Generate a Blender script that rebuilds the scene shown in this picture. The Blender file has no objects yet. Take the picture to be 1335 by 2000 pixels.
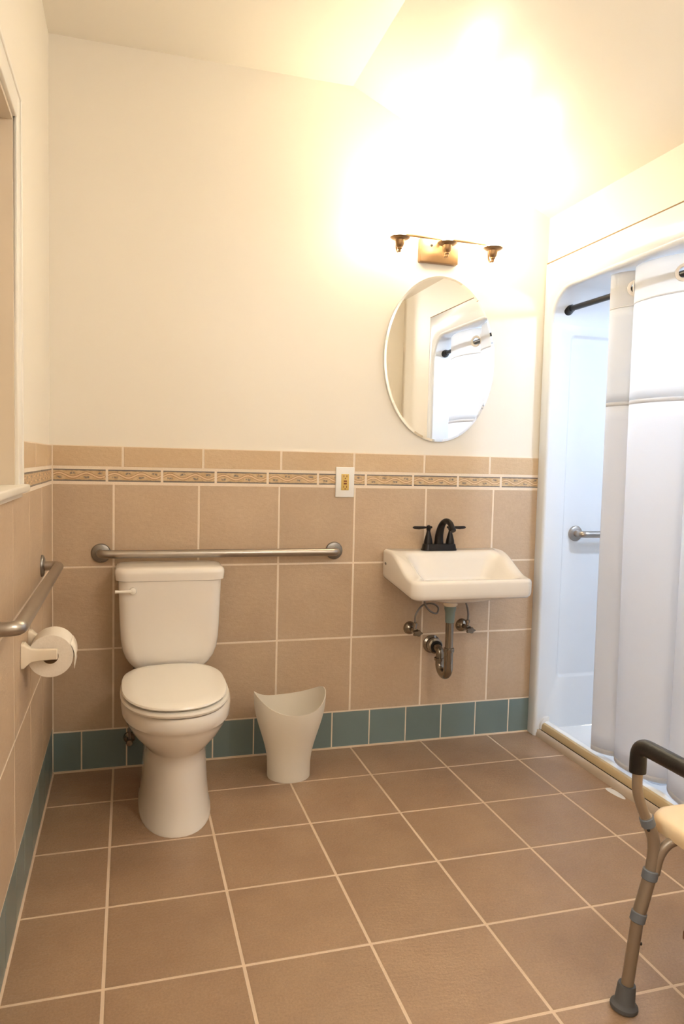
import bpy, bmesh, math, random
from mathutils import Vector, Matrix
random.seed(7)
S = bpy.context.scene
COL = S.collection
PI = math.pi

# ------------------------------------------------------------------ camera
CAM = Vector((0.28111, -3.03363, 1.26339))
PITCH, YAW, ROLL, FPX = -0.0681352, 0.2852719, 0.02385, 1431.181
fwd = Vector((math.sin(YAW)*math.cos(PITCH), math.cos(YAW)*math.cos(PITCH), math.sin(PITCH)))
right0 = Vector((math.cos(YAW), -math.sin(YAW), 0))
up0 = right0.cross(fwd)
rgt = right0*math.cos(ROLL) + up0*math.sin(ROLL)
upv = up0*math.cos(ROLL) - right0*math.sin(ROLL)
cd = bpy.data.cameras.new('camera')
cd.sensor_fit = 'HORIZONTAL'; cd.sensor_width = 36.0; cd.lens = FPX/1335*36.0
cd.clip_start = 0.02; cd.clip_end = 50
cam = bpy.data.objects.new('camera', cd); COL.objects.link(cam)
M = Matrix.Identity(4)
for i in range(3):
    M[i][0] = rgt[i]; M[i][1] = upv[i]; M[i][2] = -fwd[i]; M[i][3] = CAM[i]
cam.matrix_world = M
S.camera = cam

# ------------------------------------------------------------------ world, exposure, light levels
S.view_settings.view_transform = 'Standard'
S.view_settings.look = 'None'
S.view_settings.exposure = 0.14
S.view_settings.gamma = 1.0
S.view_settings.use_curve_mapping = False
w = bpy.data.worlds.new('world'); S.world = w; w.use_nodes = True
SKY_COL, SKY_STR = (1.0, 0.97, 0.93), 13.0
w.node_tree.nodes['Background'].inputs[0].default_value = SKY_COL+(1,)
w.node_tree.nodes['Background'].inputs[1].default_value = SKY_STR
VANITY_COL, VANITY_STR = (1.0, 0.89, 0.65), 26.0
SHOWER_COL, SHOWER_STR = (0.66, 0.80, 1.0), 285.0
FILL_COL, FILL_STR = (1.0, 0.97, 0.94), 46.5

# ------------------------------------------------------------------ materials
def srgb(r, g, b):
    f = lambda c: (c/255/12.92) if c/255 <= 0.04045 else ((c/255+0.055)/1.055)**2.4
    return (f(r), f(g), f(b), 1)
MATS = {}
class NT:
    def __init__(s, name):
        s.m = bpy.data.materials.new(name); s.m.use_nodes = True; s.t = s.m.node_tree
        s.p = s.t.nodes['Principled BSDF']; s.out = s.t.nodes['Material Output']; MATS[name] = s.m
    def n(s, typ, **kw):
        x = s.t.nodes.new(typ)
        for k, v in kw.items():
            if k.startswith('i_'): x.inputs[int(k[2:])].default_value = v
            else: setattr(x, k, v)
        return x
    def l(s, a, b): s.t.links.new(a, b)
    def math(s, op, a, b=None, c=None):
        x = s.n('ShaderNodeMath', operation=op)
        for i, v in enumerate((a, b, c)):
            if v is None: continue
            if isinstance(v, (int, float)): x.inputs[i].default_value = v
            else: s.l(v, x.inputs[i])
        return x.outputs[0]
    def noise(s, vec, scale, detail=4, rough=.55):
        x = s.n('ShaderNodeTexNoise'); x.inputs['Scale'].default_value = scale
        x.inputs['Detail'].default_value = detail; x.inputs['Roughness'].default_value = rough
        if vec is not None: s.l(vec, x.inputs['Vector'])
        return x.outputs['Fac']
    def mix(s, fac, a, b, blend='MIX'):
        x = s.n('ShaderNodeMix', data_type='RGBA', blend_type=blend)
        for sock, v in ((x.inputs[0], fac), (x.inputs[6], a), (x.inputs[7], b)):
            if isinstance(v, (int, float)): sock.default_value = v
            elif isinstance(v, tuple): sock.default_value = v
            else: s.l(v, sock)
        return x.outputs[2]
    def ramp(s, fac, lo, hi):
        x = s.n('ShaderNodeMapRange'); x.inputs[1].default_value = lo; x.inputs[2].default_value = hi
        s.l(fac, x.inputs[0]); return x.outputs[0]
    def bump(s, h, strength, dist=.01):
        x = s.n('ShaderNodeBump'); x.inputs['Strength'].default_value = strength; x.inputs['Distance'].default_value = dist
        s.l(h, x.inputs['Height']); s.l(x.outputs[0], s.p.inputs['Normal'])
    def base(s, c):
        if isinstance(c, tuple): s.p.inputs['Base Color'].default_value = c
        else: s.l(c, s.p.inputs['Base Color'])
    def set(s, rough=.5, metal=0, spec=None, coat=0):
        s.p.inputs['Roughness'].default_value = rough; s.p.inputs['Metallic'].default_value = metal
        if spec is not None: s.p.inputs['Specular IOR Level'].default_value = spec
        s.p.inputs['Coat Weight'].default_value = coat; s.p.inputs['Coat Roughness'].default_value = .05
    def obj(s): return s.n('ShaderNodeTexCoord').outputs['Object']
    def rnd(s): return s.n('ShaderNodeObjectInfo').outputs['Random']

def mat_simple(name, col, rough=.5, metal=0, var=.06, scale=8, bump=0, bscale=60, spec=None, coat=0):
    k = NT(name); o = k.obj(); f = k.noise(o, scale)
    dark = tuple(c*(1-var) for c in col[:3])+(1,); lite = tuple(min(1, c*(1+var)) for c in col[:3])+(1,)
    k.base(k.mix(f, dark, lite)); k.set(rough, metal, spec, coat)
    if bump: k.bump(k.noise(o, bscale, 3), bump, .004)
    return k.m

mat_simple('paint_wall', srgb(240, 231, 216), .42, var=.015, scale=3, bump=.06, bscale=45)
mat_simple('paint_ceiling', srgb(240, 231, 216), .27, var=.015, scale=3, bump=.05, bscale=14)
mat_simple('paint_trim', srgb(240, 233, 221), .3, var=.015, scale=3)
mat_simple('grout_wall', srgb(238, 221, 200), .9, var=.08, scale=25, bump=.3, bscale=200)
mat_simple('grout_floor', srgb(218, 194, 168), .9, var=.1, scale=14, bump=.3, bscale=200)
mat_simple('porcelain', srgb(240, 232, 222), .12, var=.008, coat=.3)
mat_simple('seat_plastic', srgb(246, 239, 228), .22, var=.008)
mat_simple('steel', srgb(172, 164, 156), .3, 1, var=.08, scale=30)
mat_simple('steel_flange', srgb(140, 135, 130), .4, 1, var=.1, scale=40)
mat_simple('chrome_worn', srgb(150, 140, 128), .22, 1, var=.25, scale=30)
mat_simple('plastic_grey_green', srgb(118, 132, 126), .4, var=.08, scale=30)
mat_simple('bronze_dark', srgb(34, 29, 27), .34, .6, var=.2, scale=30)
mat_simple('bronze_light', srgb(150, 116, 80), .35, .8, var=.15, scale=30)
mat_simple('black_rod', srgb(30, 28, 29), .35, .4, var=.1)
mat_simple('fiberglass', srgb(226, 229, 233), .2, var=.006, coat=.2)
mat_simple('pan_white', srgb(248, 249, 250), .22, var=.004)
mat_simple('curb_beige', srgb(202, 178, 138), .38, var=.14, scale=9)
mat_simple('curb_grey', srgb(190, 172, 152), .4, var=.1, scale=12)
mat_simple('caulk_blot_white', srgb(232, 230, 228), .4, var=.03)
mat_simple('joint_tan', srgb(150, 120, 84), .8)
mat_simple('dark_gap', srgb(30, 24, 20), .8)
mat_simple('plate_white', srgb(240, 236, 230), .3, var=.01)
mat_simple('almond_plastic', srgb(214, 180, 98), .35, var=.03)
mat_simple('rust_plastic', srgb(120, 62, 30), .5, var=.05)
mat_simple('holder_ceramic', srgb(238, 224, 202), .2, var=.01)
mat_simple('cardboard', srgb(120, 92, 62), .9, var=.1)
mat_simple('chair_tube', srgb(150, 134, 117), .38, .5, var=.05)
mat_simple('chair_collar', srgb(104, 108, 114), .5, var=.06)
mat_simple('foam_black', srgb(22, 18, 16), .38, var=.2, scale=60, bump=.1, bscale=300)
mat_simple('chair_seat', srgb(232, 205, 165), .4, var=.02, bump=.05, bscale=120)
mat_simple('rubber_grey', srgb(84, 83, 84), .6, var=.1)
mat_simple('drain_grey', srgb(196, 198, 204), .35, .2)
mat_simple('mirror_backing', srgb(225, 225, 220), .3)
mat_simple('sash_paint', srgb(214, 198, 176), .4, var=.02)
mat_simple('grommet', srgb(225, 215, 205), .3, var=.02)

k = NT('stained_wood'); o = k.obj(); wv = k.n('ShaderNodeTexWave'); wv.inputs['Scale'].default_value = 14; wv.inputs['Distortion'].default_value = 6
k.l(o, wv.inputs['Vector']); k.base(k.mix(wv.outputs['Fac'], srgb(104, 54, 20), srgb(140, 80, 34))); k.set(.4)

k = NT('paper'); o = k.obj(); k.base(k.mix(k.noise(o, 200, 2), srgb(232, 220, 204), srgb(246, 236, 222))); k.set(.95, spec=.1); k.bump(k.noise(o, 300, 2), .15, .002)

def tile_mat(name, c1, c2, c3, rough, tvar, fine, bumpst, spec=.4, fmix=.42):
    k = NT(name); o = k.obj(); r = k.rnd()
    ad = k.n('ShaderNodeVectorMath', operation='ADD'); k.l(o, ad.inputs[0])
    cb = k.n('ShaderNodeCombineXYZ'); k.l(k.math('MULTIPLY', r, 37.0), cb.inputs[0]); k.l(k.math('MULTIPLY', r, 91.0), cb.inputs[1]); k.l(cb.outputs[0], ad.inputs[1])
    v = ad.outputs[0]
    big = k.ramp(k.noise(v, 5, 5, .6), .3, .7)
    c = k.mix(big, c1, c2)
    f = k.ramp(k.noise(v, fine, 3, .7), .35, .75)
    c = k.mix(k.math('MULTIPLY', f, fmix), c, c3)
    br = k.math('MULTIPLY_ADD', r, tvar*2, 1-tvar)
    hs = k.n('ShaderNodeHueSaturation'); k.l(c, hs.inputs['Color']); k.l(br, hs.inputs['Value'])
    k.base(hs.outputs[0]); k.set(rough, spec=spec)
    mp = k.n('ShaderNodeMapping'); mp.inputs['Rotation'].default_value = (0, 0, .6); mp.inputs['Scale'].default_value = (1, 2.6, 1); k.l(v, mp.inputs[0])
    h = k.math('ADD', k.noise(mp.outputs[0], 28, 5, .65), k.math('MULTIPLY', k.noise(v, 140, 2), .35))
    k.bump(h, bumpst, .01)
    return k.m
tile_mat('tile_wall', srgb(192, 166, 139), srgb(203, 178, 150), srgb(180, 152, 124), .48, .035, 60, .2)
tile_mat('tile_cap', srgb(208, 178, 142), srgb(214, 187, 152), srgb(196, 164, 126), .45, .03, 60, .25)
tile_mat('tile_floor', srgb(160, 129, 102), srgb(174, 144, 115), srgb(112, 86, 65), .36, .035, 170, .24, .55)

k = NT('tile_green'); o = k.obj(); r = k.rnd()
c = k.mix(k.noise(o, 7), srgb(112, 128, 127), srgb(122, 138, 136))
hs = k.n('ShaderNodeHueSaturation'); k.l(c, hs.inputs['Color']); k.l(k.math('MULTIPLY_ADD', r, .12, .94), hs.inputs['Value']); k.base(hs.outputs[0]); k.set(.3)

k = NT('tile_border'); o = k.obj(); sp = k.n('ShaderNodeSeparateXYZ'); k.l(o, sp.inputs[0]); X, Y = sp.outputs[0], sp.outputs[1]
r = k.rnd(); cb = k.n('ShaderNodeCombineXYZ'); k.l(k.math('MULTIPLY', r, 9.0), cb.inputs[0]); ad = k.n('ShaderNodeVectorMath', operation='ADD'); k.l(o, ad.inputs[0]); k.l(cb.outputs[0], ad.inputs[1]); v = ad.outputs[0]
c = k.mix(k.ramp(k.noise(v, 45, 4), .35, .65), srgb(198, 162, 118), srgb(214, 186, 146))
wav = k.math('MULTIPLY', k.math('SINE', k.math('MULTIPLY', X, 62.0)), .0085)
d1 = k.math('ABSOLUTE', k.math('SUBTRACT', Y, wav))
c = k.mix(k.ramp(d1, .0042, .0026), c, srgb(226, 196, 156))
d2 = k.math('ABSOLUTE', k.math('SUBTRACT', d1, .0044))
c = k.mix(k.math('MULTIPLY', k.ramp(d2, .0016, .0006), .8), c, srgb(146, 100, 64))
wav2 = k.math('MULTIPLY', k.math('SINE', k.math('MULTIPLY', X, -62.0)), .0085)
dx = k.math('ABSOLUTE', k.math('SUBTRACT', Y, wav2))
leaf = k.math('MULTIPLY', k.ramp(dx, .006, .002), k.ramp(k.math('ABSOLUTE', k.math('SINE', k.math('MULTIPLY', X, 62.0))), .72, .9))
leaf = k.math('MULTIPLY', leaf, k.ramp(k.noise(v, 120, 2), .38, .55))
c = k.mix(leaf, c, srgb(116, 106, 100))
edge = k.ramp(k.math('ADD', k.math('ABSOLUTE', Y), k.math('MULTIPLY', k.noise(v, 50, 3), .006)), .0190, .0225)
c = k.mix(edge, c, srgb(112, 104, 98))
c = k.mix(k.ramp(k.noise(v, 160, 2), .66, .72), c, srgb(120, 96, 76))
k.base(c); k.set(.4)

k = NT('mirror_glass'); k.base((.92, .92, .92, 1)); k.set(.0, 1)
mat_simple('added_blind_fabric', srgb(222, 206, 182), .8, var=.02)
k = NT('glass_pane'); k.base((.9, .95, .95, 1)); k.set(.02)
tr = k.n('ShaderNodeBsdfTransparent'); tr.inputs[0].default_value = (.95, .98, .97, 1); gl = k.n('ShaderNodeBsdfGlossy'); gl.inputs['Roughness'].default_value = .02
mx = k.n('ShaderNodeMixShader'); mx.inputs[0].default_value = .06; k.l(tr.outputs[0], mx.inputs[1]); k.l(gl.outputs[0], mx.inputs[2]); k.l(mx.outputs[0], k.out.inputs[0])

def glow(name, col, st, base=(.9, .9, .88, 1)):
    k = NT(name); k.base(base); k.set(.4)
    k.p.inputs['Emission Color'].default_value = col+(1,); k.p.inputs['Emission Strength'].default_value = st
glow('vanity_glow', VANITY_COL, VANITY_STR)
glow('shower_glow', SHOWER_COL, SHOWER_STR)
glow('fill_glow', FILL_COL, FILL_STR)

def thin(name, col, trans, rough=.7, alpha=1.0, tcol=None):
    k = NT(name); o = k.obj(); c = k.mix(k.noise(o, 6), tuple(x*.98 for x in col[:3])+(1,), col)
    k.base(c); k.set(rough, spec=.25)
    t = k.n('ShaderNodeBsdfTranslucent'); t.inputs[0].default_value = tcol or col
    mx = k.n('ShaderNodeMixShader'); mx.inputs[0].default_value = trans; k.l(k.p.outputs[0], mx.inputs[1]); k.l(t.outputs[0], mx.inputs[2])
    last = mx.outputs[0]
    if alpha < 1:
        tr = k.n('ShaderNodeBsdfTransparent'); m2 = k.n('ShaderNodeMixShader'); m2.inputs[0].default_value = alpha
        k.l(tr.outputs[0], m2.inputs[1]); k.l(last, m2.inputs[2]); last = m2.outputs[0]
    k.l(last, k.out.inputs[0])
    return k
thin('bin_plastic', srgb(252, 244, 230), .26, .4, .98)
thin('curtain_fabric', srgb(246, 244, 243), .66, .8)
thin('curtain_header', srgb(240, 236, 231), .66, .8)
thin('curtain_mesh', srgb(244, 243, 242), .55, .8, .88)

# ------------------------------------------------------------------ mesh helpers
WLOC = {}
def wloc(o): return WLOC.get(o.name, Vector((0, 0, 0))) if o else Vector((0, 0, 0))
def tag(o, label=None, cat=None, group=None, kind=None):
    if label: o['label'] = label
    if cat: o['category'] = cat
    if group: o['group'] = group
    if kind: o['kind'] = kind
    return o
def empty(name, loc, label, cat, group=None):
    o = bpy.data.objects.new(name, None); COL.objects.link(o); o.location = loc; WLOC[o.name] = Vector(loc)
    o.empty_display_size = .05
    return tag(o, label, cat, group)
class MB:
    def __init__(s): s.v = []; s.f = []
    def add(s, vs, fs):
        b = len(s.v); s.v += [tuple(x) for x in vs]; s.f += [tuple(i+b for i in f) for f in fs]; return s
    def box(s, x0, x1, y0, y1, z0, z1, bev=0):
        x0, x1 = min(x0, x1), max(x0, x1); y0, y1 = min(y0, y1), max(y0, y1); z0, z1 = min(z0, z1), max(z0, z1)
        if not bev:
            vs = [(x, y, z) for z in (z0, z1) for y in (y0, y1) for x in (x0, x1)]
            return s.add(vs, [(0, 2, 3, 1), (4, 5, 7, 6), (0, 1, 5, 4), (2, 6, 7, 3), (0, 4, 6, 2), (1, 3, 7, 5)])
        bm = bmesh.new(); bmesh.ops.create_cube(bm, size=1)
        for q in bm.verts: q.co = Vector(((x0+x1)/2+q.co.x*(x1-x0), (y0+y1)/2+q.co.y*(y1-y0), (z0+z1)/2+q.co.z*(z1-z0)))
        bmesh.ops.bevel(bm, geom=bm.edges[:], offset=bev, segments=3, profile=.5, affect='EDGES')
        bm.verts.index_update()
        s.add([q.co[:] for q in bm.verts], [[q.index for q in f.verts] for f in bm.faces]); bm.free(); return s
    def loft(s, loops, cap0=True, cap1=True, closed=True):
        n = len(loops[0]); vs = [p for L in loops for p in L]; fs = []
        for i in range(len(loops)-1):
            for j in range(n if closed else n-1):
                a = i*n+j; b = i*n+(j+1) % n; fs.append((a, b, b+n, a+n))
        if cap0: fs.append(tuple(range(n-1, -1, -1)))
        if cap1: fs.append(tuple((len(loops)-1)*n+j for j in range(n)))
        return s.add(vs, fs)
    def lathe(s, prof, org, axis=(0, 0, 1), n=28, cap0=True, cap1=True):
        ax = Vector(axis).normalized(); t = Vector((1, 0, 0)) if abs(ax.x) < .9 else Vector((0, 1, 0))
        u = (t - ax*t.dot(ax)).normalized(); w2 = ax.cross(u); O = Vector(org)
        loops = [[O + ax*h + (u*math.cos(2*PI*j/n)+w2*math.sin(2*PI*j/n))*r for j in range(n)] for r, h in prof]
        return s.loft(loops, cap0, cap1)
    def tube(s, path, r, n=14, caps=True, rz=1.0):
        P = [Vector(p) for p in path]; m = len(P); R = r if isinstance(r, (list, tuple)) else [r]*m
        T = []
        for i in range(m):
            a = P[max(i-1, 0)]; b = P[min(i+1, m-1)]; T.append((b-a).normalized())
        t = T[0]; ref = Vector((0, 0, 1)) if abs(t.z) < .9 else Vector((1, 0, 0))
        u = (ref - t*ref.dot(t)).normalized(); loops = []
        for i in range(m):
            if i: 
                q = T[i-1].rotation_difference(T[i]); u = (q @ u); u = (u - T[i]*u.dot(T[i])).normalized()
            w2 = T[i].cross(u)
            loops.append([P[i]+(u*math.cos(2*PI*j/n)*rz+w2*math.sin(2*PI*j/n))*R[i] for j in range(n)])
        return s.loft(loops, caps, caps)
    def build(s, name, mat, parent=None, smooth=35, subsurf=0, solid=0, bevel=0):
        off = wloc(parent)
        me = bpy.data.meshes.new(name)
        me.from_pydata([(x-off.x, y-off.y, z-off.z) for x, y, z in s.v], [], s.f)
        bm = bmesh.new(); bm.from_mesh(me); bmesh.ops.remove_doubles(bm, verts=bm.verts, dist=1e-6)
        if bm.faces: bmesh.ops.recalc_face_normals(bm, faces=bm.faces)
        if bevel:
            ed = [e for e in bm.edges if len(e.link_faces) == 2 and e.calc_face_angle(0) > .6]
            bmesh.ops.bevel(bm, geom=ed, offset=bevel, segments=2, profile=.5, affect='EDGES')
        bm.to_mesh(me); bm.free()
        me.materials.append(MATS[mat])
        if smooth:
            for p in me.polygons: p.use_smooth = True
            me.set_sharp_from_angle(angle=math.radians(smooth))
        o = bpy.data.objects.new(name, me); COL.objects.link(o)
        if parent: o.parent = parent; WLOC[o.name] = off
        if solid:
            md = o.modifiers.new('thickness', 'SOLIDIFY'); md.thickness = solid; md.offset = 0
        if subsurf:
            md = o.modifiers.new('smooth', 'SUBSURF'); md.levels = subsurf; md.render_levels = subsurf
        return o
def arc(c, a0, a1, r, n, ux, uy):
    c = Vector(c); ux = Vector(ux); uy = Vector(uy)
    return [c+ux*(r*math.cos(a0+(a1-a0)*i/n))+uy*(r*math.sin(a0+(a1-a0)*i/n)) for i in range(n+1)]
def bend(pts, rad, n=6):
    """polyline with rounded corners"""
    P = [Vector(p) for p in pts]; out = [P[0]]
    for i in range(1, len(P)-1):
        r = rad if not isinstance(rad, (list, tuple)) else rad[i-1]
        a = (P[i-1]-P[i]); b = (P[i+1]-P[i]); r = min(r, a.length*.49, b.length*.49)
        p0 = P[i]+a.normalized()*r; p1 = P[i]+b.normalized()*r
        for k_ in range(n+1):
            t = k_/n; out.append(p0*(1-t)**2 + P[i]*2*t*(1-t) + p1*t*t)
    out.append(P[-1]); return out
def catmull(pts, n=8):
    P = [Vector(p) for p in pts]; P = [P[0]*2-P[1]]+P+[P[-1]*2-P[-2]]; out = []
    for i in range(1, len(P)-2):
        for k_ in range(n):
            t = k_/n; a, b, c, d = P[i-1], P[i], P[i+1], P[i+2]
            out.append(.5*((2*b)+(c-a)*t+(2*a-5*b+4*c-d)*t*t+(3*b-a-3*c+d)*t**3))
    out.append(P[-2]); return out
def rrect(x0, x1, y0, y1, r, z, n=6, rs=None):
    """rounded rectangle loop in XY (counter-clockwise); rs = radius per corner (x1y1, x0y1, x0y0, x1y0)"""
    rs = rs or (r,)*4; out = []
    for (cx, cy, a, q) in ((x1, y1, 0, rs[0]), (x0, y1, 1, rs[1]), (x0, y0, 2, rs[2]), (x1, y0, 3, rs[3])):
        sx = -1 if cx == x1 else 1; sy = -1 if cy == y1 else 1
        for i in range(n+1):
            t = a*PI/2+PI/2*i/n
            out.append(Vector((cx+sx*q+q*math.cos(t), cy+sy*q+q*math.sin(t), z)))
    return out
def structure(o): o['kind'] = 'structure'; return o

# ------------------------------------------------------------------ room shell
XR = 2.13; YF = -3.75; ZL = 2.828; XP = 1.177; SL = (2.829-2.405)/(2.115-1.177)
zc = lambda x: ZL if x <= XP else ZL-(x-XP)*SL
# back wall slab (painted), profile under the ceiling
b = MB(); o_ = [(-.15, -.2), (3.0, -.2), (3.0, zc(3.0)+.25), (XP, ZL+.0), (-.15, ZL)]
pr = [(-.15, -.1), (3.0, -.1), (3.0, 2.5), (XR, zc(XR)), (XP, ZL), (-.15, ZL)]
b.loft([[(x, .008, z) for x, z in pr], [(x, .13, z) for x, z in pr]])
wall_back = structure(b.build('wall_back', 'paint_wall'))
# left wall with window opening
WY0, WY1, WZ0, WZ1 = -.93, -1.75, 1.175, 2.125; VY0, VY1 = -2.10, -2.92      # opening (far jamb, near jamb, bottom, head)
b = MB()
for (y0, y1, z0, z1) in ((.13, WY0, -.1, ZL), (WY1, VY0, -.1, ZL), (VY1, YF-.1, -.1, ZL), (WY0, WY1, -.1, WZ0), (WY0, WY1, WZ1, ZL), (VY0, VY1, -.1, WZ0), (VY0, VY1, WZ1, ZL)):
    b.box(-.15, -.008, y1, y0, z0, z1)
wall_left = structure(b.build('wall_left', 'paint_wall'))
# right wall around the shower opening; it steps into the room past the shower
SY0, SY1, SZ1 = -.062, -1.30, 2.05
JY, JX = -1.86, 1.99
b = MB()
for (y0, y1, z0, z1) in ((.008, SY0+.05, -.1, zc(XR)), (SY0+.05, SY1-.05, SZ1+.05, zc(XR)), (SY1-.05, JY, -.1, zc(XR))):
    b.box(XR, XR+.10, y1, y0, z0, z1)
pj_ = [(JX, -.1), (XR+.1, -.1), (XR+.1, zc(XR+.1)), (JX, zc(JX))]
b.loft([[(x, JY, z) for x, z in pj_], [(x, YF-.1, z) for x, z in pj_]])
wall_right = structure(b.build('wall_right', 'paint_wall'))
b = MB(); prf = [(-.15, -.1), (XR+.1, -.1), (XR+.1, zc(XR)), (XP, ZL), (-.15, ZL)]
b.loft([[(x, YF, z) for x, z in prf], [(x, YF-.1, z) for x, z in prf]])
wall_front = structure(b.build('wall_front', 'paint_wall'))
b = MB(); cp = [(-.15, ZL), (XP, ZL), (XR+.12, zc(XR+.12)), (XR+.12, zc(XR+.12)+.1), (XP, ZL+.1), (-.15, ZL+.1)]
b.loft([[(x, .13, z) for x, z in cp], [(x, YF-.1, z) for x, z in cp]])
ceiling = structure(b.build('ceiling', 'paint_ceiling', smooth=20))
# floor slab = grout bed
b = MB(); b.box(-.008, XR+.012, YF, .008, -.06, -.0008)
floor = structure(b.build('floor', 'grout_floor'))

# ------------------------------------------------------------------ tiles
TM = {}
def tile_mesh(wd, ht, mat, t=.006, c=.0012):
    key = (round(wd, 3), round(ht, 3), mat, t)
    if key in TM: return TM[key]
    me = bpy.data.meshes.new('tile_shape'); x, y = wd/2, ht/2
    vs = []
    for (i, z) in ((0, -t), (0, -c), (c, 0)):
        vs += [(-x+i, -y+i, z), (x-i, -y+i, z), (x-i, y-i, z), (-x+i, y-i, z)]
    fs = []
    for L in (0, 4):
        for j in range(4): fs.append((L+j, L+(j+1) % 4, L+4+(j+1) % 4, L+4+j))
    fs.append((8, 9, 10, 11)); me.from_pydata(vs, [], fs); me.materials.append(MATS[mat]); TM[key] = me; return me
ORI = {'back': Matrix(((1, 0, 0), (0, 0, -1), (0, 1, 0))), 'left': Matrix(((0, 0, 1), (1, 0, 0), (0, 1, 0))), 'floor': Matrix.Identity(3)}
def put_tile(name, side, a0, a1, b0, b1, mat, parent, gap=.0035, proud=.0003):
    """a = along the surface (X, or Y on the left wall), b = height (or Y on the floor)"""
    a0, a1 = min(a0, a1), max(a0, a1); b0, b1 = min(b0, b1), max(b0, b1)
    wd, ht = a1-a0-2*gap, b1-b0-2*gap
    if wd < .008 or ht < .008: return
    o = bpy.data.objects.new(name, tile_mesh(wd, ht, mat)); COL.objects.link(o); o.parent = parent
    ca, cb = (a0+a1)/2, (b0+b1)/2; d = random.uniform(-proud, proud)
    loc = {'back': (ca, -d, cb), 'left': (d, ca, cb), 'floor': (ca, cb, d*.6)}[side]
    tilt = Matrix.Rotation(random.uniform(-.0007, .0007), 3, 'X') @ Matrix.Rotation(random.uniform(-.0007, .0007), 3, 'Y') @ Matrix.Rotation(random.uniform(-.0012, .0012), 3, 'Z')
    m4 = (ORI[side] @ tilt).to_4x4(); m4.translation = loc; o.matrix_basis = m4
def cuts(joints, lo, hi):
    js = [lo]+[j for j in joints if lo+.004 < j < hi-.004]+[hi]; return list(zip(js[:-1], js[1:]))
# floor
fx = [.2296+.335*i for i in range(7)]; fy = [-.2948-.3318*i for i in range(11)]
for (x0, x1) in cuts(fx, .0, XR+.004):
    for (y0, y1) in cuts(sorted(fy), YF, .0):
        put_tile('floor_tile', 'floor', x0, x1, y0, y1, 'tile_floor', floor, gap=.0037)
# back wall rows: base, three big rows, border, cap
ROWB = dict(base=(.004, .165), r3=(.165, .4956), r2=(.4956, .8257), r1=(.8257, 1.1565), border=(1.1600, 1.2165), cap=(1.2195, 1.306))
ROWL = dict(base=(.004, .186), r3=(.186, .511), r2=(.511, .833), r1=(.833, 1.1565), border=(1.1600, 1.2165), cap=(1.2195, 1.304))
bj = dict(big=[.2284+.333*i for i in range(7)], base=[.108+.1733*i for i in range(13)], border=[.203, .414, .628, .844, 1.061, 1.276, 1.496, 1.713, 1.929], cap=[.263, .577, .90, 1.221, 1.548, 1.87])
KIND = dict(base=('base_tile', 'tile_green', .0022), r3=('wall_tile', 'tile_wall', .0036), r2=('wall_tile', 'tile_wall', .0036), r1=('wall_tile', 'tile_wall', .0036), border=('border_tile', 'tile_border', .0045), cap=('cap_tile', 'tile_cap', .0042))
for row, (z0, z1) in ROWB.items():
    nm, mt, gp = KIND[row]; js = bj['big'] if row[0] == 'r' else bj[row]
    for (x0, x1) in cuts(js, .0, XR): put_tile(nm, 'back', x0, x1, z0, z1, mt, wall_back, gap=gp)
b = MB(); b.box(-.008, XR, .0008, .0085, 0, 1.3045); b.build('grout', 'grout_wall', wall_back)
lj = dict(big=[-.339-.332*i for i in range(9)], base=[-.117-.1755*i for i in range(18)], border=[-.2155*(i+1)+.06 for i in range(14)], cap=[-.18-.325*i for i in range(9)])
YT = -3.2
for row, (z0, z1) in ROWL.items():
    nm, mt, gp = KIND[row]; js = sorted(lj['big'] if row[0] == 'r' else lj[row])
    spans = [(YT, 0.)]
    if row in ('cap', 'border'): spans = [(-.862, 0.), (VY0+.07, WY1-.07)]
    for lo, hi in spans:
        for (y0, y1) in cuts(js, lo, hi): put_tile(nm, 'left', y0, y1, z0, z1 if row != 'r1' else 1.1565, mt, wall_left, gap=gp)
b = MB(); b.box(-.0085, -.0008, YT, .0, 0, 1.156); b.box(-.0085, -.0008, -.862, .0, 1.156, 1.3025); b.box(-.0085, -.0008, VY0+.07, WY1-.07, 1.156, 1.3025); b.build('grout', 'grout_wall', wall_left)

# caulk line along the base (rounded bead at floor/wall joint)
b = MB(); b.tube([(0, -.001, .001), (XR, -.001, .001)], .005, 8); b.build('caulk_bead', 'grout_floor', floor)
b = MB(); b.tube([(.001, 0, .001), (.001, YT, .001)], .005, 8); b.build('caulk_bead', 'grout_floor', floor)

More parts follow.
